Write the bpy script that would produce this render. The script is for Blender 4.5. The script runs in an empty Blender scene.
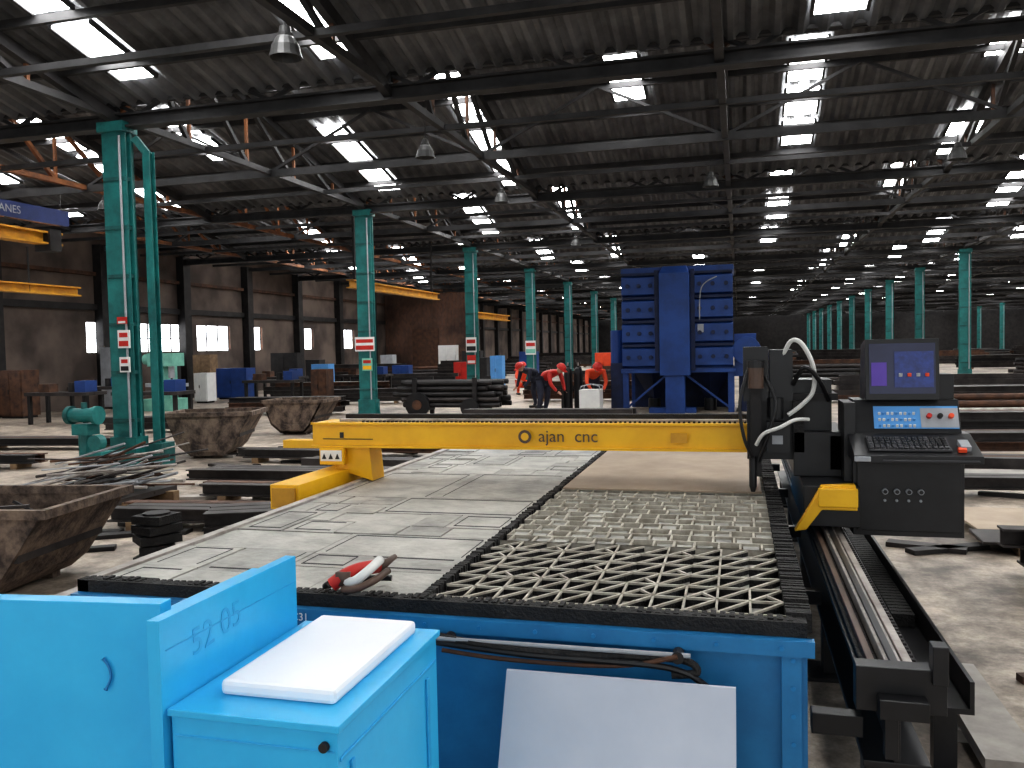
import bpy, math, random
from mathutils import Vector, Matrix
random.seed(7)
S = bpy.context.scene
COL = S.collection

# ------------------------------------------------------------ materials
def mat(name, c, c2=None, rough=0.6, metal=0.0, scale=4.0, lo=0.35, hi=0.65, bump=0.0, bscale=None, emit=0.0, stretch=None):
    m = bpy.data.materials.new(name); m.use_nodes = True
    nt = m.node_tree; b = nt.nodes['Principled BSDF']
    tc = nt.nodes.new('ShaderNodeTexCoord'); mp = nt.nodes.new('ShaderNodeMapping')
    nt.links.new(tc.outputs['Object'], mp.inputs['Vector'])
    if stretch: mp.inputs['Scale'].default_value = stretch
    n = nt.nodes.new('ShaderNodeTexNoise'); n.inputs['Scale'].default_value = scale
    n.inputs['Detail'].default_value = 8; n.inputs['Roughness'].default_value = 0.65
    nt.links.new(mp.outputs['Vector'], n.inputs['Vector'])
    r = nt.nodes.new('ShaderNodeValToRGB')
    r.color_ramp.elements[0].position = lo; r.color_ramp.elements[1].position = hi
    c2 = c2 or tuple(x*0.75 for x in c)
    r.color_ramp.elements[0].color = (*c2, 1); r.color_ramp.elements[1].color = (*c, 1)
    nt.links.new(n.outputs['Fac'], r.inputs['Fac'])
    nt.links.new(r.outputs['Color'], b.inputs['Base Color'])
    b.inputs['Roughness'].default_value = rough; b.inputs['Metallic'].default_value = metal
    if bump:
        n2 = nt.nodes.new('ShaderNodeTexNoise'); n2.inputs['Scale'].default_value = bscale or scale*6
        n2.inputs['Detail'].default_value = 6
        nt.links.new(mp.outputs['Vector'], n2.inputs['Vector'])
        bp = nt.nodes.new('ShaderNodeBump'); bp.inputs['Strength'].default_value = bump
        bp.inputs['Distance'].default_value = 0.02
        nt.links.new(n2.outputs['Fac'], bp.inputs['Height']); nt.links.new(bp.outputs['Normal'], b.inputs['Normal'])
    if emit:
        nt.links.new(r.outputs['Color'], b.inputs['Emission Color'])
        b.inputs['Emission Strength'].default_value = emit
    return m

M = {}
M['teal'] = mat('teal_paint', (0.018,0.2,0.19), (0.01,0.1,0.1), 0.5, scale=3, bump=.2)
M['tealdk'] = mat('teal_dark', (0.015,0.13,0.125), (0.01,0.06,0.06), 0.6, scale=6)
M['mint'] = mat('mint_paint', (0.25,0.6,0.48), (0.15,0.4,0.33), 0.5)
M['steel'] = mat('dark_steel', (0.035,0.032,0.032), (0.014,0.013,0.014), 0.6, 0.3, scale=3)
M['roofsteel'] = mat('roof_steel', (0.045,0.044,0.046), (0.016,0.016,0.017), 0.7, 0.1, scale=2)
M['rustor'] = mat('rusty_roof_member', (0.26,0.10,0.035), (0.08,0.035,0.02), 0.8, scale=3)
M['rustbrown'] = mat('rust_brown_steel', (0.12,0.055,0.03), (0.04,0.022,0.016), 0.8, scale=5)
M['rust'] = mat('rusty_skip_metal', (0.23,0.17,0.13), (0.045,0.032,0.028), 0.8, 0.2, scale=6, bump=.5, lo=.38, hi=.62)
M['stock'] = mat('stock_steel', (0.07,0.06,0.057), (0.018,0.015,0.015), 0.55, 0.3, scale=2)
M['bright'] = mat('bright_steel', (0.5,0.47,0.44), (0.25,0.22,0.2), 0.45, 0.3, scale=6)
M['plate'] = mat('floor_plate', (0.4,0.37,0.34), (0.22,0.2,0.18), 0.5, 0.2, scale=3)
M['blue'] = mat('table_blue', (0.025,0.22,0.47), (0.015,0.15,0.35), 0.45, scale=3)
M['cyan'] = mat('cabinet_blue', (0.05,0.5,0.85), (0.035,0.42,0.77), 0.32, scale=2, bump=.12, bscale=6)
M['cyand'] = mat('cabinet_blue_dark', (0.015,0.22,0.5), (0.012,0.18,0.42), 0.4)
M['cyanm'] = mat('cabinet_blue_scuff', (0.025,0.34,0.7), (0.035,0.42,0.77), 0.4, scale=20)
M['navy'] = mat('collector_blue', (0.014,0.065,0.27), (0.009,0.04,0.17), 0.5, scale=2)
M['navydk'] = mat('collector_dark', (0.008,0.02,0.08), (0.005,0.012,0.04), 0.6)
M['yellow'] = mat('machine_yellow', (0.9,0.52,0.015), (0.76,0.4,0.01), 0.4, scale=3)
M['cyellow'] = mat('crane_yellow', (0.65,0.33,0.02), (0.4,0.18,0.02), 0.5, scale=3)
M['black'] = mat('black_paint', (0.012,0.012,0.014), (0.006,0.006,0.007), 0.4, scale=6)
M['blackr'] = mat('black_grime_and_shade', (0.022,0.02,0.019), (0.006,0.006,0.007), 0.7, scale=14, bump=.6)
M['white'] = mat('white_box', (0.88,0.9,0.94), (0.82,0.84,0.89), 0.45, scale=1)
M['hose'] = mat('white_hose', (0.75,0.75,0.72), (0.6,0.6,0.58), 0.4)
M['sheet'] = mat('grey_sheet', (0.5,0.53,0.6), (0.42,0.46,0.54), 0.35, 0.2, scale=1.5)
M['slag'] = mat('slag_plate', (0.45,0.44,0.4), (0.22,0.215,0.2), 0.55, 0.2, scale=4, bump=.35)
M['slag2'] = mat('slag_plate_light', (0.5,0.49,0.45), (0.31,0.305,0.28), 0.55, 0.2, scale=5, bump=.35)
M['cell'] = mat('slag_cell', (0.36,0.345,0.31), (0.13,0.12,0.11), 0.7, 0.1, scale=7, bump=.5)
M['slat'] = mat('slat_edge', (0.58,0.55,0.48), (0.3,0.27,0.22), 0.55, 0.2, scale=12)
M['pit'] = mat('pit_dark_and_shade', (0.03,0.03,0.035), (0.01,0.01,0.012), 0.8, scale=8)
M['tan'] = mat('rusty_sheet', (0.40,0.32,0.24), (0.28,0.215,0.155), 0.6, 0.1, scale=2)
M['red'] = mat('red_paint', (0.6,0.03,0.02), (0.4,0.02,0.015), 0.5)
M['orange'] = mat('orange_paint', (0.85,0.1,0.03), (0.7,0.07,0.02), 0.6)
M['skin'] = mat('skin', (0.5,0.28,0.2), (0.42,0.22,0.15), 0.6)
M['grey'] = mat('light_grey', (0.4,0.42,0.45), (0.3,0.31,0.33), 0.5)
M['motor'] = mat('motor_brown', (0.12,0.07,0.05), (0.06,0.04,0.03), 0.5)
M['pale'] = mat('pale_signboard', (0.8,0.8,0.78), (0.7,0.7,0.7), 0.5)
M['bluesign'] = mat('blue_sign', (0.02,0.04,0.16), (0.015,0.03,0.11), 0.5)
M['wood'] = mat('timber', (0.3,0.2,0.11), (0.16,0.1,0.06), 0.8, scale=8)
M['lamp'] = mat('lamp_shell', (0.07,0.07,0.07), (0.03,0.03,0.03), 0.5, .3)
M['screen'] = mat('monitor_screen', (0.015,0.02,0.06), (0.01,0.012,0.04), 0.25, emit=0.2)
M['purple'] = mat('screen_purple', (0.07,0.03,0.25), (0.05,0.02,0.2), 0.3, emit=0.35)
M['sblue'] = mat('screen_blue', (0.02,0.04,0.18), (0.012,0.02,0.09), 0.3, emit=0.3, scale=30)
M['pblue'] = mat('panel_blue', (0.12,0.38,0.75), (0.1,0.3,0.65), 0.4)
M['keys'] = mat('key_grey', (0.06,0.06,0.065), (0.035,0.035,0.04), 0.5)
M['denim'] = mat('work_clothes', (0.03,0.035,0.06), (0.02,0.02,0.035), 0.8)
M['daylight'] = mat('daylit_glass', (1,1,1), (0.8,0.85,0.9), 0.5, emit=5, scale=1)
M['sky'] = mat('skylight_sheet', (1,1,0.99), (0.5,0.5,0.49), 0.5, emit=24, scale=1.3, lo=.3, hi=.46)
M['corr'] = mat('corrugated_roof', (0.17,0.175,0.185), (0.05,0.051,0.055), 0.6, 0.1, scale=.9)

def brick():
    m = bpy.data.materials.new('brick_wall'); m.use_nodes = True
    nt = m.node_tree; b = nt.nodes['Principled BSDF']
    tc = nt.nodes.new('ShaderNodeTexCoord'); mp = nt.nodes.new('ShaderNodeMapping')
    nt.links.new(tc.outputs['Object'], mp.inputs['Vector'])
    mp.inputs['Rotation'].default_value = (math.radians(90), 0, math.radians(90))
    br = nt.nodes.new('ShaderNodeTexBrick'); br.inputs['Scale'].default_value = 3
    br.inputs['Color1'].default_value = (0.18,0.085,0.05,1); br.inputs['Color2'].default_value = (0.11,0.055,0.04,1)
    br.inputs['Mortar'].default_value = (0.17,0.13,0.11,1)
    nt.links.new(mp.outputs['Vector'], br.inputs['Vector'])
    n = nt.nodes.new('ShaderNodeTexNoise'); n.inputs['Scale'].default_value = .6; n.inputs['Detail'].default_value = 6
    nt.links.new(tc.outputs['Object'], n.inputs['Vector'])
    mx = nt.nodes.new('ShaderNodeMixRGB'); mx.blend_type = 'MULTIPLY'; mx.inputs[0].default_value = .8
    r = nt.nodes.new('ShaderNodeValToRGB'); r.color_ramp.elements[0].position=.4; r.color_ramp.elements[1].position=.6
    r.color_ramp.elements[0].color=(.25,.25,.27,1)
    nt.links.new(n.outputs['Fac'], r.inputs['Fac'])
    nt.links.new(br.outputs['Color'], mx.inputs[1]); nt.links.new(r.outputs['Color'], mx.inputs[2])
    nt.links.new(mx.outputs[0], b.inputs['Base Color']); b.inputs['Roughness'].default_value=.85
    return m
M['brick'] = brick()

def floor_mat():
    m = bpy.data.materials.new('concrete_floor'); m.use_nodes = True
    nt = m.node_tree; b = nt.nodes['Principled BSDF']
    tc = nt.nodes.new('ShaderNodeTexCoord')
    def noise(sc, det, lo, hi, c0, c1):
        n = nt.nodes.new('ShaderNodeTexNoise'); n.inputs['Scale'].default_value=sc; n.inputs['Detail'].default_value=det
        n.inputs['Roughness'].default_value=.7
        nt.links.new(tc.outputs['Object'], n.inputs['Vector'])
        r = nt.nodes.new('ShaderNodeValToRGB'); r.color_ramp.elements[0].position=lo; r.color_ramp.elements[1].position=hi
        r.color_ramp.elements[0].color=(*c0,1); r.color_ramp.elements[1].color=(*c1,1)
        nt.links.new(n.outputs['Fac'], r.inputs['Fac']); return r, n
    a,_ = noise(.5,8,.38,.56,(0.15,0.125,0.105),(0.52,0.44,0.36))
    c,_ = noise(4,10,.3,.6,(0.45,0.43,0.41),(1,1,1))
    d,_ = noise(35,4,.35,.6,(0.75,0.74,0.73),(1,1,1))
    m1 = nt.nodes.new('ShaderNodeMixRGB'); m1.blend_type='MULTIPLY'; m1.inputs[0].default_value=1
    m2 = nt.nodes.new('ShaderNodeMixRGB'); m2.blend_type='MULTIPLY'; m2.inputs[0].default_value=1
    nt.links.new(a.outputs[0], m1.inputs[1]); nt.links.new(c.outputs[0], m1.inputs[2])
    nt.links.new(m1.outputs[0], m2.inputs[1]); nt.links.new(d.outputs[0], m2.inputs[2])
    nt.links.new(m2.outputs[0], b.inputs['Base Color']); b.inputs['Roughness'].default_value=.5
    return m
M['floor'] = floor_mat()

# ------------------------------------------------------------ mesh builder
class MB:
    def __init__(s): s.v=[]; s.f=[]; s.fm=[]; s.mats=[]
    def mi(s, m):
        if m not in s.mats: s.mats.append(m)
        return s.mats.index(m)
    def add(s, vs, fs, m):
        o=len(s.v); s.v += [tuple(v) for v in vs]; i=s.mi(m)
        for f in fs: s.f.append([o+k for k in f]); s.fm.append(i)
    BF=[(0,3,2,1),(4,5,6,7),(0,1,5,4),(1,2,6,5),(2,3,7,6),(3,0,4,7)]
    def box(s,x0,x1,y0,y1,z0,z1,m):
        s.add([(x0,y0,z0),(x1,y0,z0),(x1,y1,z0),(x0,y1,z0),(x0,y0,z1),(x1,y0,z1),(x1,y1,z1),(x0,y1,z1)], s.BF, m)
    def obox(s,c,sz,m,rot=(0,0,0)):
        R=Matrix.Rotation(rot[2],3,'Z')@Matrix.Rotation(rot[1],3,'Y')@Matrix.Rotation(rot[0],3,'X')
        vs=[]
        for z in (-.5,.5):
            for x,y in ((-.5,-.5),(.5,-.5),(.5,.5),(-.5,.5)):
                vs.append(R@Vector((x*sz[0],y*sz[1],z*sz[2]))+Vector(c))
        s.add(vs,s.BF,m)
    def frame(s,p0,p1):
        p0=Vector(p0);p1=Vector(p1);d=(p1-p0).normalized()
        up=Vector((0,0,1)) if abs(d.z)<.95 else Vector((0,1,0))
        r=d.cross(up).normalized(); u=r.cross(d).normalized()
        return p0,p1,d,r,u
    def beam(s,p0,p1,w,h,m,off=(0,0)):
        p0,p1,d,r,u=s.frame(p0,p1); o=r*off[0]+u*off[1]
        vs=[]
        for p in (p0,p1):
            for a,b in ((-.5,-.5),(.5,-.5),(.5,.5),(-.5,.5)):
                vs.append(p+o+r*a*w+u*b*h)
        s.add(vs,[(0,1,2,3),(4,7,6,5),(0,4,5,1),(1,5,6,2),(2,6,7,3),(3,7,4,0)],m)
    def ibeam(s,p0,p1,w,h,t,m):
        s.beam(p0,p1,w,t,m,(0,h/2-t/2)); s.beam(p0,p1,w,t,m,(0,-h/2+t/2)); s.beam(p0,p1,t,h-2*t,m)
    def cyl(s,p0,p1,r,m,seg=12,r2=None):
        r2=r if r2 is None else r2
        p0,p1,d,a,u=s.frame(p0,p1); vs=[]
        for p,rr in ((p0,r),(p1,r2)):
            for k in range(seg):
                t=2*math.pi*k/seg; vs.append(p+a*rr*math.cos(t)+u*rr*math.sin(t))
        fs=[(k,(k+1)%seg,seg+(k+1)%seg,seg+k) for k in range(seg)]
        fs+= [tuple(range(seg))[::-1], tuple(range(seg,2*seg))]
        s.add(vs,fs,m)
    def prism(s,pts,vec,m):
        n=len(pts); v=Vector(vec)
        vs=[Vector(p) for p in pts]+[Vector(p)+v for p in pts]
        fs=[tuple(range(n)),tuple(range(n,2*n))[::-1]]+[(k,n+k,n+(k+1)%n,(k+1)%n) for k in range(n)]
        s.add(vs,fs,m)
    def tube(s,pts,r,m,seg=8,sub=6):
        P=[Vector(p) for p in pts]; Q=[]
        for i in range(len(P)-1):
            a=P[max(i-1,0)];b=P[i];c=P[i+1];d=P[min(i+2,len(P)-1)]
            for k in range(sub):
                t=k/sub
                Q.append(.5*((2*b)+(c-a)*t+(2*a-5*b+4*c-d)*t*t+(3*b-a-3*c+d)*t**3))
        Q.append(P[-1]); vs=[]
        nrm=None
        for i,q in enumerate(Q):
            d=(Q[min(i+1,len(Q)-1)]-Q[max(i-1,0)]).normalized()
            if nrm is None: nrm=d.orthogonal().normalized()
            nrm=(nrm-d*nrm.dot(d)).normalized(); bb=d.cross(nrm)
            for k in range(seg):
                t=2*math.pi*k/seg; vs.append(q+nrm*r*math.cos(t)+bb*r*math.sin(t))
        fs=[]
        for i in range(len(Q)-1):
            for k in range(seg):
                fs.append((i*seg+k,i*seg+(k+1)%seg,(i+1)*seg+(k+1)%seg,(i+1)*seg+k))
        fs+=[tuple(range(seg)),tuple(range(len(vs)-seg,len(vs)))[::-1]]
        s.add(vs,fs,m)
    def revolve(s,c,prof,m,seg=16):
        vs=[];c=Vector(c)
        for r,z in prof:
            for k in range(seg):
                t=2*math.pi*k/seg; vs.append(c+Vector((r*math.cos(t),r*math.sin(t),z)))
        fs=[]
        for i in range(len(prof)-1):
            for k in range(seg):
                fs.append((i*seg+k,i*seg+(k+1)%seg,(i+1)*seg+(k+1)%seg,(i+1)*seg+k))
        s.add(vs,fs,m)
    def obj(s,name,origin=None,bevel=0,parent=None,smooth=False):
        if origin is None:
            xs=[v[0] for v in s.v];ys=[v[1] for v in s.v];zs=[v[2] for v in s.v]
            origin=((min(xs)+max(xs))/2,(min(ys)+max(ys))/2,min(zs))
        o=Vector(origin); me=bpy.data.meshes.new(name)
        me.from_pydata([Vector(v)-o for v in s.v],[],s.f)
        for m in s.mats: me.materials.append(M[m])
        me.polygons.foreach_set('material_index',s.fm)
        if smooth: me.polygons.foreach_set('use_smooth',[True]*len(me.polygons))
        me.validate(); me.update()
        ob=bpy.data.objects.new(name,me); COL.objects.link(ob); ob.location=o
        if bevel:
            b=ob.modifiers.new('bevel','BEVEL'); b.width=bevel; b.segments=2; b.limit_method='ANGLE'
        if parent: ob.parent=parent; ob.matrix_parent_inverse=Matrix.Translation(-parent.location)
        return ob
def inst(ob,loc,rz=0,name=None,scale=None):
    o=bpy.data.objects.new(name or ob.name.split('.')[0],ob.data); COL.objects.link(o)
    o.location=loc; o.rotation_euler=(0,0,rz)
    if scale: o.scale=scale
    return o
def text(name,body,loc,size,m,rot,parent=None,ext=0.001):
    cu=bpy.data.curves.new(name,'FONT'); cu.body=body; cu.size=size; cu.extrude=ext
    cu.materials.append(M[m]); o=bpy.data.objects.new(name,cu); COL.objects.link(o)
    o.location=loc; o.rotation_euler=rot
    if parent:
        o.parent=parent; o.matrix_parent_inverse=Matrix.Translation(-parent.location)
    return o

# ------------------------------------------------------------ shell
PER=8.4; YC=10.6; XL=-20.0; XR=42.3; ZL=5.25; ZH=7.3
b=MB(); b.box(XL-.3,XR+.3,-9,121,-.2,0,'floor'); b.obj('floor',origin=(0,0,0))

amp=.05; pit=.26; n=int((XR-XL)/pit*4)
vs=[];fs=[]
for i in range(n+1):
    x=XL+(XR-XL)*i/n; z=amp*math.sin(2*math.pi*i/4+.78)
    vs+= [(x,0,ZH+z),(x,PER,ZL+z)]
    if i: k=2*i; fs.append((k-2,k-1,k+1,k))
b=MB(); b.add(vs,fs,'corr')
roof0=b.obj('roof_sheeting',origin=(0,0,0))
def skyl(seed):
    rr=random.Random(seed); b=MB(); sl=(ZL-ZH)/PER
    for k in range(-6,16):
        x=-1.85+2.95*k
        if x<XL+1 or x>XR-1: continue
        y=rr.choice((.4,.8,1.3)); on=rr.random()<.85
        while y<7.8:
            L=rr.choice((.9,1.2,1.5)); y2=min(y+L,8.0)
            if on and rr.random()<.68:
                w=.29; zz=-.07
                b.add([(x-w,y,ZH+sl*y+zz),(x+w,y,ZH+sl*y+zz),(x+w,y2,ZH+sl*y2+zz),(x-w,y2,ZH+sl*y2+zz)],[(0,3,2,1)],'sky')
                for e in (-w,w):
                    b.beam((x+e,y,ZH+sl*y+zz),(x+e,y2,ZH+sl*y2+zz),.04,.06,'roofsteel')
            y=y2+.25
    return b.obj('skylight_panels',origin=(0,0,0))
sky=[skyl(s) for s in (3,11,5)]
b=MB(); sl=(ZL-ZH)/PER
XT=[-8.7+4.25*k for k in range(-2,12)]
for x in XT:
    zt=lambda y: ZH+sl*y-.2
    wm='rustor' if x<-8 else 'rustbrown'
    b.beam((x,0,zt(0)),(x,PER,zt(PER)),.11,.16,'roofsteel')
    b.beam((x,0,5.1),(x,PER,5.1),.1,.1,'rustor' if x<-9 else 'roofsteel')
    b.beam((x,0,5.1),(x,0,zt(0)),.12,.12,'roofsteel')
    ys=[0,1.7,3.4,5.1,6.8]
    for i,y in enumerate(ys[1:]):
        b.beam((x,y,5.1),(x,y,zt(y)),.05,.05,wm)
        b.beam((x,ys[i],zt(ys[i])),(x,y,5.1),.07,.07,'rustor' if x<-9 else 'roofsteel')
    for sx in (-1,1):
        b.beam((x,.05,5.15),(x+sx*2.1,.05,6.9),.07,.07,wm)
        b.beam((x,4.2,5.1),(x+sx*2.1,4.2,6.1),.05,.05,'roofsteel')
for y in (.3,1.3,2.3,3.3,4.3,5.3,6.3,7.3):
    z=ZH+sl*y-.12; b.beam((XL,y,z),(XR,y,z),.07,.1,'roofsteel')
for y in (2.1,4.2,6.3): b.beam((XL,y,5.08),(XR,y,5.08),.08,.08 if y!=4.2 else .14,'roofsteel')
for z,h in ((5.02,.2),(5.62,.14)):
    b.ibeam((XL,0,z),(XR,0,z),.2,h,.03,'roofsteel')
x=XL; k=0
while x<XR-1:
    if k%2: b.beam((x,0,5.1),(x+1.06,0,5.6),.05,.05,'roofsteel')
    else: b.beam((x,0,5.6),(x+1.06,0,5.1),.05,.05,'roofsteel')
    x+=1.0625; k+=1
b.box(XL,XR,-.04,.04,5.25,6.1,'roofsteel')
b.box(XL,XR,-.05,.05,7.2,7.35,'roofsteel')
x=XL
while x<XR: b.beam((x,0,5.7),(x,0,7.3),.06,.06,'roofsteel'); x+=1.0625
truss0=b.obj('roof_truss',origin=(0,0,0))
for k in range(-2,13):
    y=YC+PER*k
    if k==-2:
        roof0.location=(0,y,0); truss0.location=(0,y,0); sky[0].location=(0,y,0)
    else:
        inst(roof0,(0,y,0)); inst(truss0,(0,y,0))
        if k==-1: sky[1].location=(0,y,0)
        elif k==0: sky[2].location=(0,y,0)
        else: inst(sky[k%3],(0,y,0))

b=MB(); WY0=-9
wins=[(6,8.5),(11,13.5),(16,18.5),(22.6,23.9),(25,27.5),(28.3,30.5),(31.6,32.9),(36,37.5),(40,42)]
b.box(XL-.3,XL,WY0,121,0,1.75,'brick'); b.box(XL-.3,XL,WY0,121,2.72,7.6,'brick')
y=WY0
for a,c in wins:
    b.box(XL-.3,XL,y,a,1.75,2.72,'brick'); y=c
b.box(XL-.3,XL,y,121,1.75,2.72,'brick')
for k in range(-2,13):
    for o in (0,4.2):
        yy=YC+PER*k+o
        if yy<120: b.box(XL,XL+.3,yy-.2,yy+.2,0,5.2,'steel')
b.box(XL,XL+.12,WY0,121,3.1,3.3,'steel'); b.box(XL,XL+.12,WY0,121,4.2,4.32,'rustbrown')
b.obj('wall_left',origin=(XL,0,0))
for i,(a,c) in enumerate(wins):
    b=MB(); b.box(XL-.16,XL-.12,a,c,1.75,2.72,'daylight')
    nn=max(2,int((c-a)/.6))
    for j in range(nn+1):
        yy=a+(c-a)*j/nn; b.box(XL-.12,XL-.08,yy-.02,yy+.02,1.75,2.72,'steel')
    b.box(XL-.12,XL-.08,a,c,2.2,2.23,'steel')
    b.obj('window_%d'%(i+1))
b=MB(); b.box(XR,XR+.3,-9,121,0,7.6,'brick'); b.obj('wall_right')
b=MB(); b.box(XL,XR,120.7,121,0,7.6,'steel'); b.obj('wall_back')
b=MB(); b.box(-19.9,-15,46,46.3,0,4.8,'brick'); b.box(-18.2,-16.6,45.9,46,0,2.8,'rustbrown'); b.obj('partition_wall')

# ------------------------------------------------------------ columns
b=MB()
for sx in (-.1,.1):
    b.ibeam((sx,0,.0),(sx,0,5.0),.2,.17,.02,'teal')
for i in range(7):
    z=.7+i*.7; b.box(-.185,.185,-.105,.105,z-.03,z+.02,'tealdk')
b.box(-.2,.2,.02,.08,0.1,4.9,'teal')
b.box(-.3,.3,-.3,.3,0,.06,'tealdk'); b.box(-.22,.22,-.14,.14,.06,.45,'teal')
for sx in (-1,1):
    b.prism([(sx*.2,-.02,.06),(sx*.3,-.02,.06),(sx*.2,-.02,.5)],(0,.04,0),'teal')
b.box(-.22,.22,-.16,.16,4.86,5.0,'teal')
b.cyl((.12,-.115,.2),(.12,-.115,4.8),.018,'grey',6)
col0=b.obj('steel_column',origin=(0,0,0))
first=True
for X in (-8.7,8.3,25.3):
    for k in range(-1,13):
        y=YC+PER*k
        if first: col0.location=(X,y,0); first=False
        else: inst(col0,(X,y,0))
def sign(x,y,z,w,h,top='pale',bot='red',name='safety_sign'):
    b=MB(); b.box(x-w/2,x+w/2,y-.02,y,z,z+h,top)
    b.box(x-w/2+.02,x+w/2-.02,y-.024,y-.02,z+h*.1,z+h*.4,bot); b.box(x-w/2+.03,x+w/2-.03,y-.024,y-.02,z+h*.6,z+h*.85,'red'); b.obj(name)
sign(-8.6,10.46,1.75,.2,.26); sign(-8.6,10.46,1.4,.17,.22,'pale','steel'); sign(-8.62,10.46,2.1,.16,.1,'red','pale')
sign(-8.7,18.86,1.62,.5,.34); sign(-8.65,18.86,1.15,.26,.3,'mint','yellow')
sign(-8.7,27.26,1.5,.36,.5,'pale','steel'); sign(-8.7,35.67,1.3,.45,.6,'pale','mint'); sign(-8.7,27.26,1.1,.3,.3,'red','pale')
b=MB(); b.ibeam((-8.3,10.75,0),(-8.3,10.75,4.6),.12,.12,.012,'teal'); b.beam((-8.3,10.75,4.55),(-8.48,10.7,4.8),.1,.1,'teal')
b.box(-8.38,-8.15,10.6,10.9,0,.35,'tealdk'); b.obj('crane_support_post')

b=MB(); b.revolve((0,0,0),[(.03,.34),(.06,.33),(.07,.24),(.11,.2),(.15,.12),(.17,.03),(.18,0),(.165,0),(.14,.09),(.05,.16),(0,.16)],'lamp')
b.cyl((0,0,.32),(0,0,.62),.012,'steel',6); b.cyl((0,0,.18),(0,0,.25),.09,'lamp',12)
l0=b.obj('pendant_lamp',origin=(0,0,0)); l0.location=(-4.65,8.3,4.78)
for X,y in ((-4.7,12.6),(-.5,16.8),(3.55,15.8),(-4.7,17),(-4.7,25.2),(-12.5,14.8)):
    inst(l0,(X,y,4.62),scale=(.85,.85,.85))

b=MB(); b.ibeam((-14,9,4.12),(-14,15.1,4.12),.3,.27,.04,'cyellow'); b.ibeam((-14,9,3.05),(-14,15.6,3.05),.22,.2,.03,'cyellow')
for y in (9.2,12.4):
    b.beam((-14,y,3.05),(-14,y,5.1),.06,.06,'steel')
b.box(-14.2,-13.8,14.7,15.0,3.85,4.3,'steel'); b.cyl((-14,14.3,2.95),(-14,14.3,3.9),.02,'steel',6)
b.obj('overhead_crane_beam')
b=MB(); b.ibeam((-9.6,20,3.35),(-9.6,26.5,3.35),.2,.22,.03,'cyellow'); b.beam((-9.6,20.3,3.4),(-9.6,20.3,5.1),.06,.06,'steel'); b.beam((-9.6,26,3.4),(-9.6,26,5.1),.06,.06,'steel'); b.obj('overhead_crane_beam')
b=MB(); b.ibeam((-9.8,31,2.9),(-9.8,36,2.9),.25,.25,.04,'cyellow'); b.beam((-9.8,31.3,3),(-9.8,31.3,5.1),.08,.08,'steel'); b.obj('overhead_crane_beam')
b=MB(); b.box(-13.9,-13.86,9,15.3,4.42,4.74,'bluesign')
for y in (9.2,15.1): b.cyl((-13.88,y,4.7),(-13.88,y,5.1),.01,'steel',6)
bn=b.obj('hanging_banner')
text('banner_lettering','INDUSTRIAL STEEL CRANES',(-13.85,11.3,4.51),.22,'grey',(math.radians(90),0,math.radians(90)),bn)

# ------------------------------------------------------------ cutting table
TX0,TX1,TY0,TY1,TZ=-2.58,.2,2.81,8.9,.75; DX=-1.12
b=MB()
b.box(TX0,TX1,TY0,TY0+.05,.04,.7,'blue'); b.box(TX0,TX1,TY1-.05,TY1,.04,.7,'blue')
b.box(TX0,TX0+.05,TY0+.05,TY1-.05,.04,.7,'blue'); b.box(TX1-.05,TX1,TY0+.05,TY1-.05,.04,.7,'blue')
b.box(TX0+.05,TX1-.05,TY0+.05,TY1-.05,.4,.44,'pit')
b.box(TX0,TX1+.02,TY0-.04,TY0,.655,.705,'blue')
for i in range(14):
    x=TX0+.1+i*.2; b.cyl((x,TY0-.045,.68),(x,TY0-.038,.68),.008,'cyand',8)
for x in (TX0+.05,TX1-.05): b.box(x-.03,x+.03,TY0-.03,TY0,.04,.655,'blue')
for i in range(7): b.cyl((TX1-.045,TY0-.033,.1+i*.09),(TX1-.045,TY0-.029,.1+i*.09),.008,'cyand',8)
for x in (TX0+.1,-1.1,TX1-.1):
    for y in (TY0+.1,5.8,TY1-.1): b.box(x-.06,x+.06,y-.06,y+.06,0,.06,'steel')
b.box(TX0,TX1,TY0,TY0+.05,.7,TZ+.003,'blackr'); b.box(TX0,TX1,TY1-.06,TY1,.7,TZ,'blackr')
b.box(TX0,TX0+.05,TY0,TY1,.7,TZ,'bright'); b.box(TX1-.05,TX1,TY0+.06,TY1,.7,TZ,'blackr')
b.box(DX-.015,DX+.015,TY0+.05,TY1-.06,.44,TZ+.003,'blackr')
for i in range(200):
    y=TY0+.07+i*.029
    w=random.uniform(.012,.026)
    b.box(DX-w,DX+w,y,y+.013,.72,TZ+.002+random.uniform(0,.006),'blackr')
    b.box(TX1-.06,TX1+.02,y,y+.016,.7,TZ+.006+random.uniform(0,.012),'blackr')
for i in range(92):
    x=TX0+.02+i*.03; b.box(x,x+.018,TY0+.015,TY0+.065,.7,TZ+.003+random.uniform(0,.007),'blackr')
b.box(TX0+.05,DX-.03,TY0+.05,TY1-.06,.66,TZ-.022,'pit')
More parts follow.
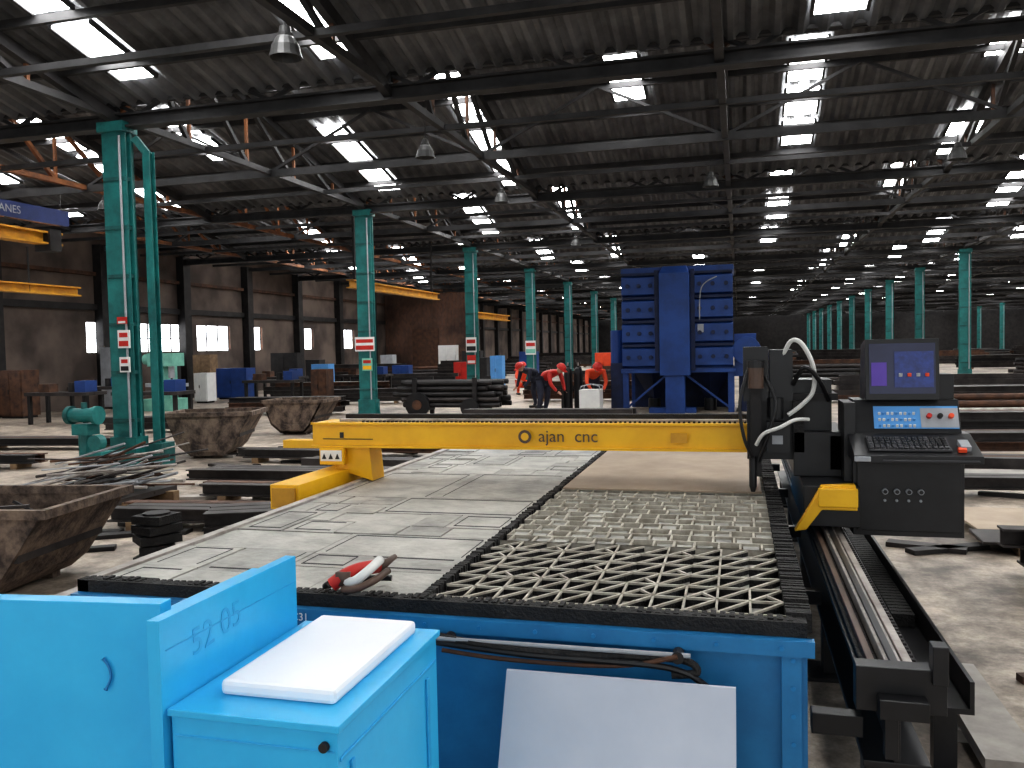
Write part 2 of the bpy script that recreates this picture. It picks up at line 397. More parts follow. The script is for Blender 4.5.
def split(x0,x1,y0,y1,d):
    w=x1-x0;h=y1-y0
    if d==0 or (w<.2 and h<.25) or (random.random()<.14 and d<4):
        g=.002
        if random.random()<.02: return
        z=TZ-.012+random.uniform(-.003,.003)
        m_=random.choice(('slag','slag2','slag2'))
        b.box(x0+g,x1-g*(4 if random.random()<.4 else 1),y0+g,y1-g*(8 if random.random()<.45 else 1),TZ-.022,z,m_)
        if w>.2 and h>.22 and random.random()<.75:
            a=random.uniform(.03,.06); t=.005
            for q in ((x0+a,x1-a,y0+a,y0+a+.014),(x0+a,x1-a,y1-a,y1-a+.012),(x0+a,x0+a+t,y0+a,y1-a),(x1-a,x1-a+t,y0+a,y1-a)):
                if random.random()<.8: b.box(*q,z,z+.0015,'pit')
        return
    if w>h*random.uniform(.8,1.3):
        m=x0+w*random.uniform(.35,.65); split(x0,m,y0,y1,d-1); split(m,x1,y0,y1,d-1)
    else:
        m=y0+h*random.uniform(.35,.65); split(x0,x1,y0,m,d-1); split(x0,x1,m,y1,d-1)
for s0 in range(6):
    split(TX0+.05,DX-.026,TY0+.05+s0*.995,TY0+.05+(s0+1)*.995,5 if s0%2 else 4)
RX0,RX1=DX+.028,TX1-.06
def slat(p0,p1,t=.012,h=.07,cap='slat'):
    b.beam((p0[0],p0[1],TZ-.012-h/2),(p1[0],p1[1],TZ-.012-h/2),t*.6,h,'blackr')  # black sides put the shade between slats into the colour
    b.beam((p0[0],p0[1],TZ-.008),(p1[0],p1[1],TZ-.008),t,.008,cap)
ya=2.9; step=.15; NR=6; nseg=11; w=(RX1-RX0)/nseg
b.box(RX0,RX1,TY0+.05,ya+NR*step,.55,.6,'pit')
for r in range(NR+1):
    y=ya+r*step
    slat((RX0,y),(RX1,y),.010)
    if r<NR:
        for i in range(nseg):
            x=RX0+i*w
            slat((x,y),(x+w,y+step),.010)
            if i and (r<2 or i%2): slat((x,y),(x,y+step),.008)
            if random.random()<.3: slat((x+w,y),(x+w*.5,y+step*.5),.009)
            q=random.random()
            if r>=4 or q<.45:
                if q<.3 or (r>=4 and q<.8): b.prism([(x,y,.69),(x+w,y,.69),(x+w,y+step,.69)],(0,0,.03),random.choice(('cell','slag')))
                if q>.25: b.prism([(x,y,.69),(x,y+step,.69),(x+w,y+step,.69)],(0,0,.03),'cell')
            if q>.95: b.prism([(x,y,.68),(x+w,y,.68),(x+w,y+step,.68)],(0,0,.03),'blue' if r<2 else 'slag2')
yb=ya+NR*step
b.box(RX0,RX1,yb,5.3,.64,.718,'cell')
rows=12; st=(5.25-yb)/rows
for r in range(rows+1):
    y=yb+r*st
    b.box(RX0,RX1,y-.005,y+.005,.66,TZ-.004,'slat')
    b.box(RX0,RX1,y+.005,y+.014,.66,.7185,'pit')  # dark strip behind each slat, shading painted onto the cells
    if r<rows:
        for i in range(13):
            x=RX0+(i+.1)*(RX1-RX0)/13+random.uniform(-.012,.012)+(.0 if r%3 else .035)
            if x<RX1-.01:
                b.box(x-.005,x+.005,y,y+st,.66,TZ-.006,'slat')
                if random.random()<.5: b.box(x+.005,x+.012,y,y+st,.66,.719,'pit')  # painted shading along the lengthwise slats too
            if random.random()<.5: b.box(x+.012,x+.08,y+.014,y+st-.008,.69,.729+random.uniform(0,.008),random.choice(('slag','slag2')))
b.box(RX0,RX1,5.3,TY1-.08,.66,.7,'pit')
for r in range(20):
    y=5.35+r*.17; b.box(RX0,RX1,y-.005,y+.005,.68,TZ-.006,'slat')
tab=b.obj('plasma_cutting_table')
text('table_marking','C31',(-1.6,TY0-.044,.664),.04,'pale',(math.radians(90),0,0),tab)
b=MB(); b.box(RX0+.01,RX1-.02,5.22,8.7,TZ-.003,TZ+.008,'tan'); b.obj('steel_sheet_on_table')

b=MB(); yy=TY0-.065
b.tube([(-1.05,yy,.655),(-.8,yy-.02,.635),(-.5,yy-.02,.63),(-.2,yy-.01,.635),(-.14,yy-.02,.6),(-.22,yy-.03,.59)],.013,'blackr')
b.tube([(-1.04,yy-.015,.635),(-.7,yy-.03,.62),(-.3,yy-.03,.617),(-.18,yy-.03,.6),(-.13,yy-.02,.57),(-.09,yy-.02,.54)],.011,'black')
b.tube([(-1.0,yy-.02,.61),(-.75,yy-.035,.6),(-.4,yy-.03,.605),(-.2,yy-.03,.65)],.008,'rustbrown')
b.cyl((-.16,yy-.02,.652),(-1.02,yy-.015,.648),.008,'grey',8); b.cyl((-.98,yy,.645),(-.98,yy+.02,.645),.02,'steel'); b.cyl((-.2,yy-.03,.645),(-.2,yy+.02,.645),.02,'steel')
b.obj('gas_hose_bundle')
b=MB(); b.prism([(-.76,2.42,0),(-.02,2.42,0),(-.02,2.67,.58),(-.755,2.67,.58)],(0,.006,.003),'sheet'); b.obj('leaning_sheet_metal')

b=MB(); z=TZ+.042
b.tube([(-1.45,2.80,z),(-1.41,2.82,z+.03),(-1.37,2.86,z+.045),(-1.33,2.94,z+.04)],.026,'red',10)
b.tube([(-1.42,2.83,z+.01),(-1.36,2.79,z+.02),(-1.32,2.83,z+.05),(-1.31,2.92,z+.07)],.018,'hose',10)
b.tube([(-1.47,2.82,z),(-1.5,2.85,z-.02),(-1.46,2.93,z-.02),(-1.38,2.98,z-.02),(-1.3,3.0,z-.02)],.012,'black')
b.tube([(-1.4,2.79,z-.01),(-1.34,2.77,z),(-1.29,2.83,z+.02),(-1.28,2.92,z+.03)],.014,'motor',8)
b.cyl((-1.33,2.94,z+.03),(-1.29,3.02,z+.06),.02,'motor',10,.01); b.box(-1.43,-1.38,2.79,2.82,z+.0,z+.05,'motor')
b.obj('cutting_torch_handle',smooth=True)

# ------------------------------------------------------------ rails
b=MB()
b.ibeam((.47,2.85,.42),(.47,9.2,.42),.2,.26,.02,'black')
b.box(.38,.56,2.85,9.2,.55,.575,'blackr'); b.box(.44,.49,2.82,9.2,.575,.62,'bright'); b.box(.452,.478,2.82,9.2,.62,.63,'black')
b.box(.505,.535,2.85,9.2,.575,.6,'bright'); b.box(.395,.42,2.85,9.2,.575,.6,'motor')
for i in range(160):
    y=2.87+i*.039; b.box(.535,.55,y,y+.02,.57,.598,'steel')
b.box(.34,.6,2.78,2.85,.5,.64,'black'); b.box(.4,.54,2.72,2.78,.5,.56,'black'); b.box(.555,.6,2.76,2.82,.6,.72,'black'); b.box(.42,.46,2.76,2.8,.36,.52,'black')
for y in (2.95,4.4,5.9,7.4,8.9):
    b.box(.38,.56,y-.05,y+.05,.02,.3,'black'); b.box(.3,.64,y-.12,y+.12,0,.02,'steel')
    b.box(.22,.38,y-.03,y+.03,.35,.42,'black')
b.obj('gantry_guide_rail',bevel=.003)
b=MB(); b.ibeam((-2.77,2.85,.5),(-2.77,9,.5),.16,.2,.015,'black'); b.box(-2.8,-2.74,2.83,9,.6,.645,'bright')
for y in (3,4.9,6.9,8.8): b.box(-2.83,-2.71,y-.04,y+.04,0,.41,'black')
b.obj('gantry_guide_rail')
b=MB(); b.box(.64,.8,3.3,8.6,.3,.32,'black'); b.box(.64,.655,3.3,8.6,.32,.4,'black'); b.box(.785,.8,3.3,8.6,.32,.42,'black')
for y in (3.4,5,6.6,8.4): b.box(.68,.76,y-.03,y+.03,0,.3,'black')
for i in range(85): b.box(.67,.77,4.2+i*.05,4.24+i*.05,.32,.38,'blackr')
b.obj('cable_chain_tray')
b=MB(); b.box(.84,1.02,3.75,8.5,0,.05,'plate'); b.box(.86,1.06,3.4,4.4,0.05,.1,'plate'); b.box(.66,.8,3.0,3.3,0,.05,'stock'); b.obj('floor_steel_plates')

# ------------------------------------------------------------ gantry
g=bpy.data.objects.new('cutting_gantry',None); COL.objects.link(g); g.location=(-1.2,5.5,.64)
D=-.15
b=MB()
b.box(-2.76+D,.42,5.4,5.7,.98,1.145,'yellow')
b.box(-2.76+D,.42,5.37,5.4,1.135,1.15,'yellow'); b.box(-2.76+D,.42,5.37,5.4,.975,.99,'yellow')
b.box(-2.6+D,.42,5.5,5.54,1.145,1.165,'bright'); b.box(-2.6+D,.42,5.6,5.66,1.145,1.19,'blackr')
for i in range(90): b.box(-2.55+i*.031,-2.535+i*.031,5.44,5.47,1.145,1.158,'blackr')
b.box(-2.68+D,-2.3+D,5.395,5.399,1.03,1.036,'black'); b.box(-2.55+D,-2.52+D,5.395,5.399,1.04,1.08,'black')
b.obj('beam',parent=g,bevel=.004)
b=MB()
b.box(-2.70+D,-2.5+D,4.72,5.75,.665,.82,'yellow'); b.box(-2.68+D,-2.52+D,4.70,4.72,.68,.8,'cyellow')
b.prism([(-2.6+D,5.42,.82),(-2.32+D,5.42,.74),(-2.34+D,5.42,.98),(-2.5+D,5.42,.98)],(0,.2,0),'yellow')
b.box(-2.68+D,-2.5+D,5.34,5.38,.86,.975,'yellow')
b.box(-2.67+D,-2.51+D,5.332,5.34,.885,.96,'pale')
for x in (-2.64,-2.59,-2.54): b.prism([(x+D-.018,5.328,.9),(x+D+.018,5.328,.9),(x+D,5.328,.94)],(0,.004,0),'black')
b.box(-3.35,-2.72+D,5.75,5.85,.92,.98,'yellow'); b.box(-2.76+D,-2.6+D,5.6,5.85,.82,.98,'yellow')
for y in (4.85,5.6): b.cyl((-2.66+D,y,.665),(-2.54+D,y,.665),.04,'steel')
b.obj('end_carriage_left',parent=g,bevel=.006)
b=MB()
b.box(.33,.62,4.85,6.0,.64,.86,'black'); b.box(.3,.6,5.2,5.85,.86,1.12,'black')
b.prism([(.59,4.8,.88),(.42,4.8,.87),(.28,4.8,.62),(.34,4.8,.63),(.42,4.8,.74),(.6,4.8,.74)],(0,.06,0),'yellow')
b.box(.4,.6,4.78,4.8,.76,.86,'yellow')
for y in (5.0,5.85): b.cyl((.42,y,.66),(.53,y,.66),.04,'steel')
b.obj('end_carriage_right',parent=g,bevel=.005)
b=MB()
b.box(.04,.3,5.26,5.37,.95,1.35,'black'); b.box(.02,.16,5.2,5.4,1.3,1.62,'black'); b.box(.17,.3,5.22,5.5,1.3,1.6,'black')
b.box(.06,.12,5.16,5.22,.86,1.45,'steel'); b.cyl((.09,5.14,1.38),(.09,5.14,1.5),.045,'motor',14); b.cyl((.09,5.14,1.5),(.09,5.14,1.54),.05,'black',14)
b.cyl((.07,5.16,.8),(.07,5.16,.98),.022,'black'); b.cyl((.07,5.16,.77),(.07,5.16,.8),.012,'steel',10,.02)
b.cyl((.2,5.2,1.2),(.2,5.2,1.32),.045,'black',14); b.box(.15,.28,5.18,5.26,1.0,1.18,'black'); b.box(.3,.52,5.3,5.6,1.12,1.42,'black')
b.box(.3,.55,5.25,5.55,1.3,1.34,'steel'); b.box(.18,.24,5.17,5.2,1.05,1.1,'grey'); b.box(.3,.36,5.2,5.3,1.0,1.3,'blackr')
b.tube([(.24,5.24,1.55),(.29,5.2,1.65),(.35,5.18,1.63),(.41,5.18,1.5),(.41,5.2,1.36),(.35,5.2,1.28),(.27,5.18,1.22)],.013,'hose')
b.tube([(.09,5.13,1.05),(.13,5.08,1.12),(.22,5.06,1.16),(.3,5.08,1.2),(.38,5.12,1.2)],.011,'hose')
b.tube([(.05,5.14,1.5),(.0,5.1,1.3),(.02,5.1,1.1),(.07,5.14,.97)],.01,'black')
b.tube([(.14,5.16,1.45),(.2,5.1,1.3),(.16,5.1,1.12),(.1,5.14,.95)],.01,'black')
b.tube([(.3,5.2,1.4),(.36,5.1,1.5),(.44,5.15,1.42),(.5,5.25,1.3)],.014,'black')
b.obj('torch_carriage',parent=g)
text('beam_label','ajan  cnc',(-1.27,5.366,1.03),.112,'motor',(math.radians(90),0,0),g,.002)
b=MB(); b.cyl((-1.36,5.368,1.062),(-1.36,5.364,1.062),.044,'motor',20); b.cyl((-1.36,5.365,1.062),(-1.36,5.362,1.062),.026,'yellow',16); b.box(-.42,-.32,5.366,5.37,1.03,1.09,'cyellow'); b.obj('beam_emblem',parent=g)

# ------------------------------------------------------------ console
b=MB()
b.box(.6,1.16,5.0,5.4,.57,1.02,'black'); b.box(.62,1.14,4.985,5.0,.6,1.0,'black')
b.box(.56,.62,5.05,5.35,.7,1.3,'black')
b.prism([(.58,4.78,1.0),(.58,4.78,1.04),(.58,5.06,1.13),(.58,5.4,1.13),(.58,5.4,1.0)],(.62,0,0),'black')
b.prism([(.62,5.06,1.13),(.62,5.14,1.31),(.62,5.4,1.31),(.62,5.4,1.13)],(.54,0,0),'black')
b.add([(.72,5.065,1.155),(1.15,5.065,1.155),(1.15,5.118,1.275),(.72,5.118,1.275)],[(0,1,2,3)],'pblue')
b.add([(.96,5.064,1.162),(1.15,5.064,1.162),(1.15,5.116,1.27),(.96,5.116,1.27)],[(0,1,2,3)],'grey')
for i in range(9):
    for j in range(3):
        x=.75+i*.022; z=1.17+j*.033; y=5.062+(z-1.155)*.44; b.obox((x,y,z),(.014,.008,.018),'pale' if (i+j)%3 else 'pblue',(.4,0,0))
for i in range(3):
    b.cyl((1.0+i*.055,5.085,1.22),(1.0+i*.055,5.06,1.23),.014,('red','black','orange')[i],12)
b.prism([(.68,5.1,1.31),(.68,5.13,1.65),(.68,5.3,1.62),(.68,5.35,1.31)],(.38,0,0),'black')
b.add([(.70,5.1,1.345),(1.04,5.1,1.345),(1.04,5.122,1.625),(.70,5.122,1.625)],[(0,1,2,3)],'screen')
b.add([(.71,5.096,1.39),(.79,5.096,1.39),(.79,5.108,1.52),(.71,5.108,1.52)],[(0,1,2,3)],'purple')
b.add([(.83,5.097,1.38),(1.03,5.097,1.38),(1.03,5.113,1.58),(.83,5.113,1.58)],[(0,1,2,3)],'sblue')
for i in range(4): b.box(.85+i*.045,.87+i*.045,5.09,5.1,1.44,1.46,'orange' if i%2 else 'grey')
b.box(1.06,1.14,5.15,5.35,1.31,1.45,'black')
b.prism([(.66,4.82,1.058),(.66,4.82,1.07),(.66,4.97,1.118),(.66,4.97,1.1)],(.4,0,0),'keys')
for i in range(14):
    for j in range(5):
        b.obox((.675+i*.028,4.835+j*.029,1.08+j*.0092),(.022,.022,.01),'black' if (i*j)%5 else 'keys',(.31,0,0))
b.obox((1.13,4.88,1.085),(.05,.09,.03),'grey',(.31,0,0)); b.obox((1.11,4.83,1.068),(.04,.03,.02),'orange',(.31,0,0))
b.box(.58,.66,4.76,4.78,1.01,1.035,'grey'); b.box(.72,1.18,4.77,4.78,1.01,1.02,'keys')
for i in range(4):
    x=.76+i*.06; b.cyl((x,4.985,.82),(x,4.96,.82),.016,'grey',12); b.cyl((x,4.965,.82),(x,4.955,.82),.011,'black',12); b.cyl((x,4.985,.77),(x,4.97,.77),.008,'grey',8)
b.box(.5,.62,5.2,5.4,.9,1.1,'black')
b.obj('control_console',bevel=.004)

# ------------------------------------------------------------ foreground boxes
b=MB()
b.box(-1.34,-.9,1.74,2.4,0,.775,'cyan'); b.box(-1.345,-.89,1.73,2.41,.775,.793,'cyan')
b.cyl((-.93,1.725,.74),(-.93,1.74,.74),.012,'steel'); b.box(-.9,-.896,1.75,2.39,.7,.71,'cyanm'); b.box(-1.33,-.905,1.736,1.74,.725,.729,'cyanm')
for s in (1.8,2.3): b.box(-.9,-.893,s,s+.02,.1,.68,'cyanm')
cab=b.obj('blue_steel_cabinet',bevel=.006)
b=MB(); b.box(-1.265,-.95,1.83,2.37,.793,.832,'white'); b.obj('white_plastic_lid',bevel=.012)
b=MB(); b.box(-1.385,-1.35,1.72,2.37,0,1.01,'cyan'); b.box(-1.35,-1.348,1.74,2.36,.93,.934,'cyanm'); p2=b.obj('blue_steel_panel',bevel=.004)
text('painted_number','52 05',(-1.3485,1.84,.88),.1,'cyanm',(math.radians(90),math.radians(-5),math.radians(90)),p2,.0003)
b=MB(); b.prism([(-2.25,1.74,0),(-1.43,1.83,0),(-1.43,1.83,1.015),(-2.25,1.74,1.015)],(-.005,.05,0),'cyan'); b.box(-1.46,-1.43,1.88,2.3,0,.985,'cyan')
b.tube([(-1.59,1.806,.87),(-1.575,1.808,.85),(-1.57,1.808,.82),(-1.585,1.806,.79)],.004,'cyand',6); b.obj('blue_steel_panel',bevel=.004)

# ------------------------------------------------------------ skips
b=MB()
W=.55
prof=[(-.75,.62),(-.55,.2),(-.3,.04),(.3,.04),(.45,.15),(.8,.62)]
inner=[(x*.95,z+.03 if z<.6 else z) for x,z in prof]
for i in range(len(prof)-1):
    (x0,z0),(x1,z1)=prof[i],prof[i+1]; (a0,c0),(a1,c1)=inner[i],inner[i+1]
    b.add([(x0,-W,z0),(x1,-W,z1),(x1,W,z1),(x0,W,z0),(a0,-W,c0),(a1,-W,c1),(a1,W,c1),(a0,W,c0)],[(0,3,2,1),(4,5,6,7),(0,1,5,4),(1,2,6,5),(2,3,7,6),(3,0,4,7)],'rust')
for sy in (-W,W-.02):
    b.prism([(x,sy,z) for x,z in prof],(0,.02,0),'rust')
for sy in (-W-.03,W-.03): b.box(-.8,.85,sy,sy+.06,.6,.66,'rust')
b.box(-.8,-.74,-W,W,.6,.66,'rust'); b.box(.79,.85,-W,W,.6,.66,'rust')
b.box(-.2,.2,-W-.04,-W,.1,.2,'rust'); b.box(-.3,.3,-.4,-.3,0,.05,'rust'); b.box(-.3,.3,.3,.4,0,.05,'rust')
b.box(-.6,.6,-W+.03,W-.03,.3,.36,'stock')
rs=random.Random(4)
for i in range(24):
    a=rs.uniform(0,3.1); L=rs.uniform(.1,.3); cx=rs.uniform(-.4,.45); cy=rs.uniform(-.35,.35); z=rs.uniform(.38,.6)
    b.obox((cx,cy,z),(L,rs.uniform(.03,.12),.02),rs.choice(('stock','rustbrown','steel')),(rs.uniform(-.5,.5),rs.uniform(-.5,.5),a))
sk=b.obj('tipping_skip',origin=(0,0,0)); sk.location=(-5.2,4.85,0); sk.rotation_euler=(0,0,.15); sk.scale=(.95,.9,1)
inst(sk,(-8.2,12.0,0),.3,scale=(.85,.85,1.1)); inst(sk,(-8.6,15.5,0),.1,scale=(.8,.85,1.05))

# ------------------------------------------------------------ workshop machines left
b=MB(); x,y=-8.85,9.9
b.box(x-.2,x+.2,y-.16,y+.16,0,.06,'tealdk'); b.cyl((x,y,.06),(x,y,.6),.09,'teal',16); b.box(x-.12,x+.14,y-.12,y+.12,.55,.7,'teal')
b.cyl((x-.2,y,.82),(x+.2,y,.82),.1,'teal',18); b.cyl((x-.26,y,.82),(x-.2,y,.82),.13,'tealdk',20); b.cyl((x+.18,y,.82),(x+.24,y,.82),.13,'teal',20); b.cyl((x,y,.9),(x,y,1.0),.04,'tealdk')
b.box(x+.14,x+.4,y-.18,y+.14,.0,.32,'teal'); b.cyl((x+.28,y-.16,.45),(x+.28,y-.04,.45),.11,'teal',16)
b.obj('pedestal_grinder')
b=MB(); x,y=-16.3,21.5
b.box(x-.5,x+.6,y-.4,y+.4,0,.35,'mint'); b.box(x-.3,x+.1,y-.2,y+.4,.35,1.5,'mint'); b.box(x-.35,x+.5,y-.35,y+.2,1.3,1.68,'mint'); b.box(x-.6,x+.8,y-.4,y-.05,.7,.8,'grey')
b.box(x+.2,x+.4,y-.35,y-.05,.35,.7,'mint'); b.cyl((x+.35,y-.2,.95),(x+.35,y-.2,1.3),.09,'grey'); b.cyl((x-.35,y-.1,1.5),(x-.6,y-.1,1.5),.16,'mint',16); b.cyl((x+.35,y-.2,.82),(x+.35,y-.2,.95),.03,'steel')
b.obj('milling_machine')
b=MB()
for i in range(60):
    a=random.uniform(-.5,.7); L=random.uniform(.8,1.5); cx=-6.75+random.uniform(-.4,.4); cy=7.8+random.uniform(-.35,.35); z=.12+random.random()*.38
    d=Vector((math.cos(a),math.sin(a),random.uniform(-.05,.3)))*L/2
    c=Vector((cx,cy,z+abs(d.z)*.6))
    b.cyl(c-d,c+d,random.uniform(.008,.018),random.choice(('bright','stock','grey','rustbrown')),6)
b.box(-7.4,-6.1,7.4,7.5,0,.12,'wood'); b.box(-7.4,-6.1,8.1,8.2,0,.12,'wood'); b.box(-7.3,-6.2,7.3,8.3,.1,.16,'stock')
b.obj('scrap_rod_pile')

# ------------------------------------------------------------ stock piles
def pile(x,y,L,rz,n,lay,kind='i',m='stock',w=.16,top=None):
    b=MB()
    for e in (-L*.35,L*.35): b.box(e-.05,e+.05,-n*w/2,n*w/2,0,.08,'wood')
    z=.08
    for l in range(lay):
        cnt=n-(l if kind!='i' else l//2)
        if cnt<1: break
        h=w*.8 if kind!='plate' else .03
        for i in range(cnt):
            yy=(i-(cnt-1)/2)*w; dl=random.uniform(-.06,.06)*L
            mm=random.choice((m,m,m,'rustbrown','steel','bright' if random.random()<.25 else m))
            if l==lay-1 and top: mm=top
            if kind=='i': b.ibeam((-L/2+dl,yy,z+h/2),(L/2+dl,yy,z+h/2),w*.88,h,.015,mm)
            elif kind=='pipe': b.cyl((-L/2+dl,yy,z+h/2),(L/2+dl,yy,z+h/2),h/2,mm,10)
            elif kind=='box': b.beam((-L/2+dl,yy,z+h/2),(L/2+dl,yy,z+h/2),w*.9,h,mm)
            else:
                b.box(-L/2+dl,L/2+dl,-n*w/2,n*w/2,z,z+h*.6,mm); break
        z+=h
    nm={'i':'steel_beam_stack','pipe':'steel_pipe_stack','box':'steel_tube_stack','plate':'steel_plate_stack'}[kind]
    o=b.obj(nm,origin=(0,0,0)); o.location=(x,y,0); o.rotation_euler=(0,0,rz); return o
for a in [(-5.0,7.0,1.6,.1,3,1,'i'),(-4.6,8.3,2.6,.03,2,1,'i'),(-5.4,9.4,2.4,.05,3,1,'i'),(-4.4,10.4,2.6,-.02,2,1,'box'),(-6.2,11.3,2.2,.0,2,1,'i'),
          (-4.6,12.2,3.4,.02,3,1,'i'),(-5.8,13.6,3,.05,2,1,'i'),(-4.4,15.4,4,0,3,2,'i'),(-11.5,15.5,3,.2,3,2,'i'),(-12,12.5,3,.1,3,1,'i'),(-11.2,10.2,2.4,.1,2,1,'i'),
          (-4.0,17.4,3.6,0,3,2,'box'),(-11.5,20,3,.1,4,3,'i'),(-13.5,26.2,4,.1,5,4,'i'),(-12,30,3.6,.1,5,5,'box'),(-4.4,25,3.6,.0,4,4,'i'),(-4.0,31,4,.0,5,5,'box'),
          (-11,24,2.4,.3,3,3,'i'),(-3.9,6.4,.9,.4,3,2,'i'),(-3.75,7.4,.8,.2,4,2,'box'),
          (2.9,9.8,2.4,.05,2,1,'i'),(3.3,11.4,3.0,-.05,3,1,'box'),(3.9,13.2,3.4,.1,3,2,'i'),(5.2,15.2,4,.1,4,3,'i'),(5.2,17.8,4.4,.1,4,4,'pipe'),(5.4,20.6,4.6,.1,5,4,'i'),(4.8,24,5,0,5,5,'box'),
          (2.75,6.35,1.9,.02,3,2,'i'),(2.45,5.5,1.7,-.5,1,1,'box')]:
    pile(*a)
pile(3.1,8.1,2.8,.04,6,1,'plate',top='tan'); pile(2.6,10.7,1.6,.0,4,1,'plate',top='plate'); pile(2.9,12.3,2.0,.08,4,1,'plate',top='tan'); pile(2.7,7.3,1.8,-.03,3,1,'plate',top='stock')
for r in range(46):
    lane=(-16,-12.5,-4.5,3,13,19,4.5)[(r*3)%7]; y=34+r*1.15
    pile(lane+random.uniform(-.4,.4),y,random.uniform(3,4),random.uniform(-.05,.05),random.randint(4,5),random.randint(4,7),random.choice(('i','box','pipe')),w=.2)
b=MB()
for i in range(6):
    z=i*.075; b.obox((-4.3,5.5,z+.03),(.3-.03*(i%3),.26,.06),'blackr',(0,0,.3*i)); b.cyl((-4.3,5.5,z+.03),(-4.3,5.5,z+.075),.1,'steel',12)
b.obj('lifting_block_stack')
# loose offcuts on the floor
b=MB(); rs=random.Random(12)
for i in range(150):
    if i%3==0: x=rs.uniform(1.3,5.5); y=rs.uniform(3.5,15)
    else: x=rs.uniform(-8,-3.2); y=rs.uniform(5.8,18)
    b.obox((x,y,.02),(rs.uniform(.08,.7),rs.uniform(.03,.16),.035),rs.choice(('stock','steel','steel','rustbrown','plate')),(0,0,rs.uniform(-.6,.6)))
b.obj('floor_steel_offcuts')
b=MB(); y=19.6
for l in range(5):
    for i in range(7):
        b.cyl((-7.9+random.uniform(-.2,.2),y-.5+i*.14,.3+l*.13),(-5.6+random.uniform(-.3,.3),y-.5+i*.14,.3+l*.13),.06,random.choice(('steel','stock','steel')),8)
for x in (-7.5,-6.0):
    b.box(x-.06,x+.06,y-.6,y+.6,.12,.24,'steel'); b.box(x-.05,x+.05,y-.66,y-.58,0,.95,'steel'); b.box(x-.05,x+.05,y+.5,y+.58,0,.95,'steel')
b.cyl((-7.4,y-.75,.32),(-7.4,y-.67,.32),.3,'black',20); b.cyl((-7.4,y-.77,.32),(-7.4,y-.75,.32),.12,'rustbrown',14)
b.cyl((-6.1,y-.75,.25),(-6.1,y-.67,.25),.22,'black',20)
b.obj('tube_trolley')

def bottles(x,y,cols,h=1.1):
    b=MB()
    for i,c in enumerate(cols):
        xx=x+i*.26; b.revolve((xx,y,0),[(0,0),(.11,0),(.11,h*.85),(.09,h*.93),(.04,h*.97),(.04,h),(0,h)],c,12); b.cyl((xx,y,h),(xx,y,h+.08),.02,'bright',8)
    b.box(x-.16,x+len(cols)*.26-.1,y+.12,y+.15,.5,.56,'steel'); b.box(x-.16,x-.13,y-.1,y+.15,0,.6,'steel'); b.obj('gas_cylinder_rack')
bottles(-4.15,20.9,('black','black'),1.15)
b=MB(); b.box(-3.6,-3.12,19.4,19.9,.08,.62,'pale'); b.box(-3.65,-3.07,19.35,19.95,0,.08,'wood')
for sx in (-3.57,-3.15):
    for sy in (19.43,19.87): b.tube([(sx,sy,.6),(sx+.02,sy,.7),(-3.36,19.65,.74)],.015,'grey',6,3)
b.obj('bulk_bag',bevel=.04)
def cabn(x,y,w,d,h,c,name='tool_cabinet'):
    b=MB(); b.box(x,x+w,y,y+d,.06,h,c); b.box(x+.03,x+w/2-.01,y-.02,y,.1,h-.06,c); b.box(x+w/2+.01,x+w-.03,y-.02,y,.1,h-.06,c)
    b.box(x+w/2-.04,x+w/2-.02,y-.04,y-.02,h*.5,h*.6,'steel'); b.box(x+.05,x+w-.05,y+.05,y+d-.05,0,.06,'steel'); b.obj(name)
cabn(-15.6,29,.7,.5,1.15,'pblue'); cabn(-19,22,1,.5,1.9,'grey'); cabn(-18.5,31,1.2,.5,1.6,'steel'); cabn(-13.6,32,.7,.5,1.0,'navy'); cabn(-17,34,.6,.5,1.0,'rustbrown'); cabn(-19.4,18.6,.8,.6,1.3,'rustbrown')
cabn(-18,26.5,1.2,.6,1.1,'navy'); cabn(-11.2,35,.7,.5,1.2,'steel'); cabn(-6.3,38,.8,.5,1.3,'orange'); cabn(-14.5,40,.9,.5,1.8,'pale'); cabn(-17.5,24.5,.5,.5,1.0,'pale'); cabn(-14.6,35,.5,.5,.9,'mint')
cabn(-12.6,38,.9,.5,1.5,'steel'); cabn(-16.3,37,.6,.5,1.4,'grey'); cabn(-10.6,41,.9,.5,1.4,'navy'); cabn(-19.3,27,.7,.5,1.6,'wood')
cabn(-12.4,23,.5,.5,1.1,'rustbrown'); cabn(-18.8,24.3,.6,.5,1.3,'steel'); cabn(-10.8,31.5,.6,.5,1.1,'red'); cabn(-16.6,30.4,.6,.5,1.3,'steel'); cabn(-9.9,33.5,.5,.5,1.3,'pblue')
for x,y in ((-13.4,17.2),(-15.9,17.2),(-14,23.6),(-17.4,20.2),(-12.9,28),(-15.5,26.6)):
    b=MB(); b.box(x-.9,x+.9,y-.35,y+.35,.7,.78,'stock')
    for sx in (-.8,.8):
        for sy in (-.28,.28): b.box(x+sx-.04,x+sx+.04,y+sy-.04,y+sy+.04,0,.7,'steel')
    b.box(x-.6,x-.3,y-.2,y+.1,.78,.98,'rustbrown'); b.cyl((x+.2,y,.78),(x+.2,y,1.0),.09,'steel'); b.box(x+.45,x+.75,y-.2,y+.2,.78,1.05,'navy'); b.obj('work_bench')

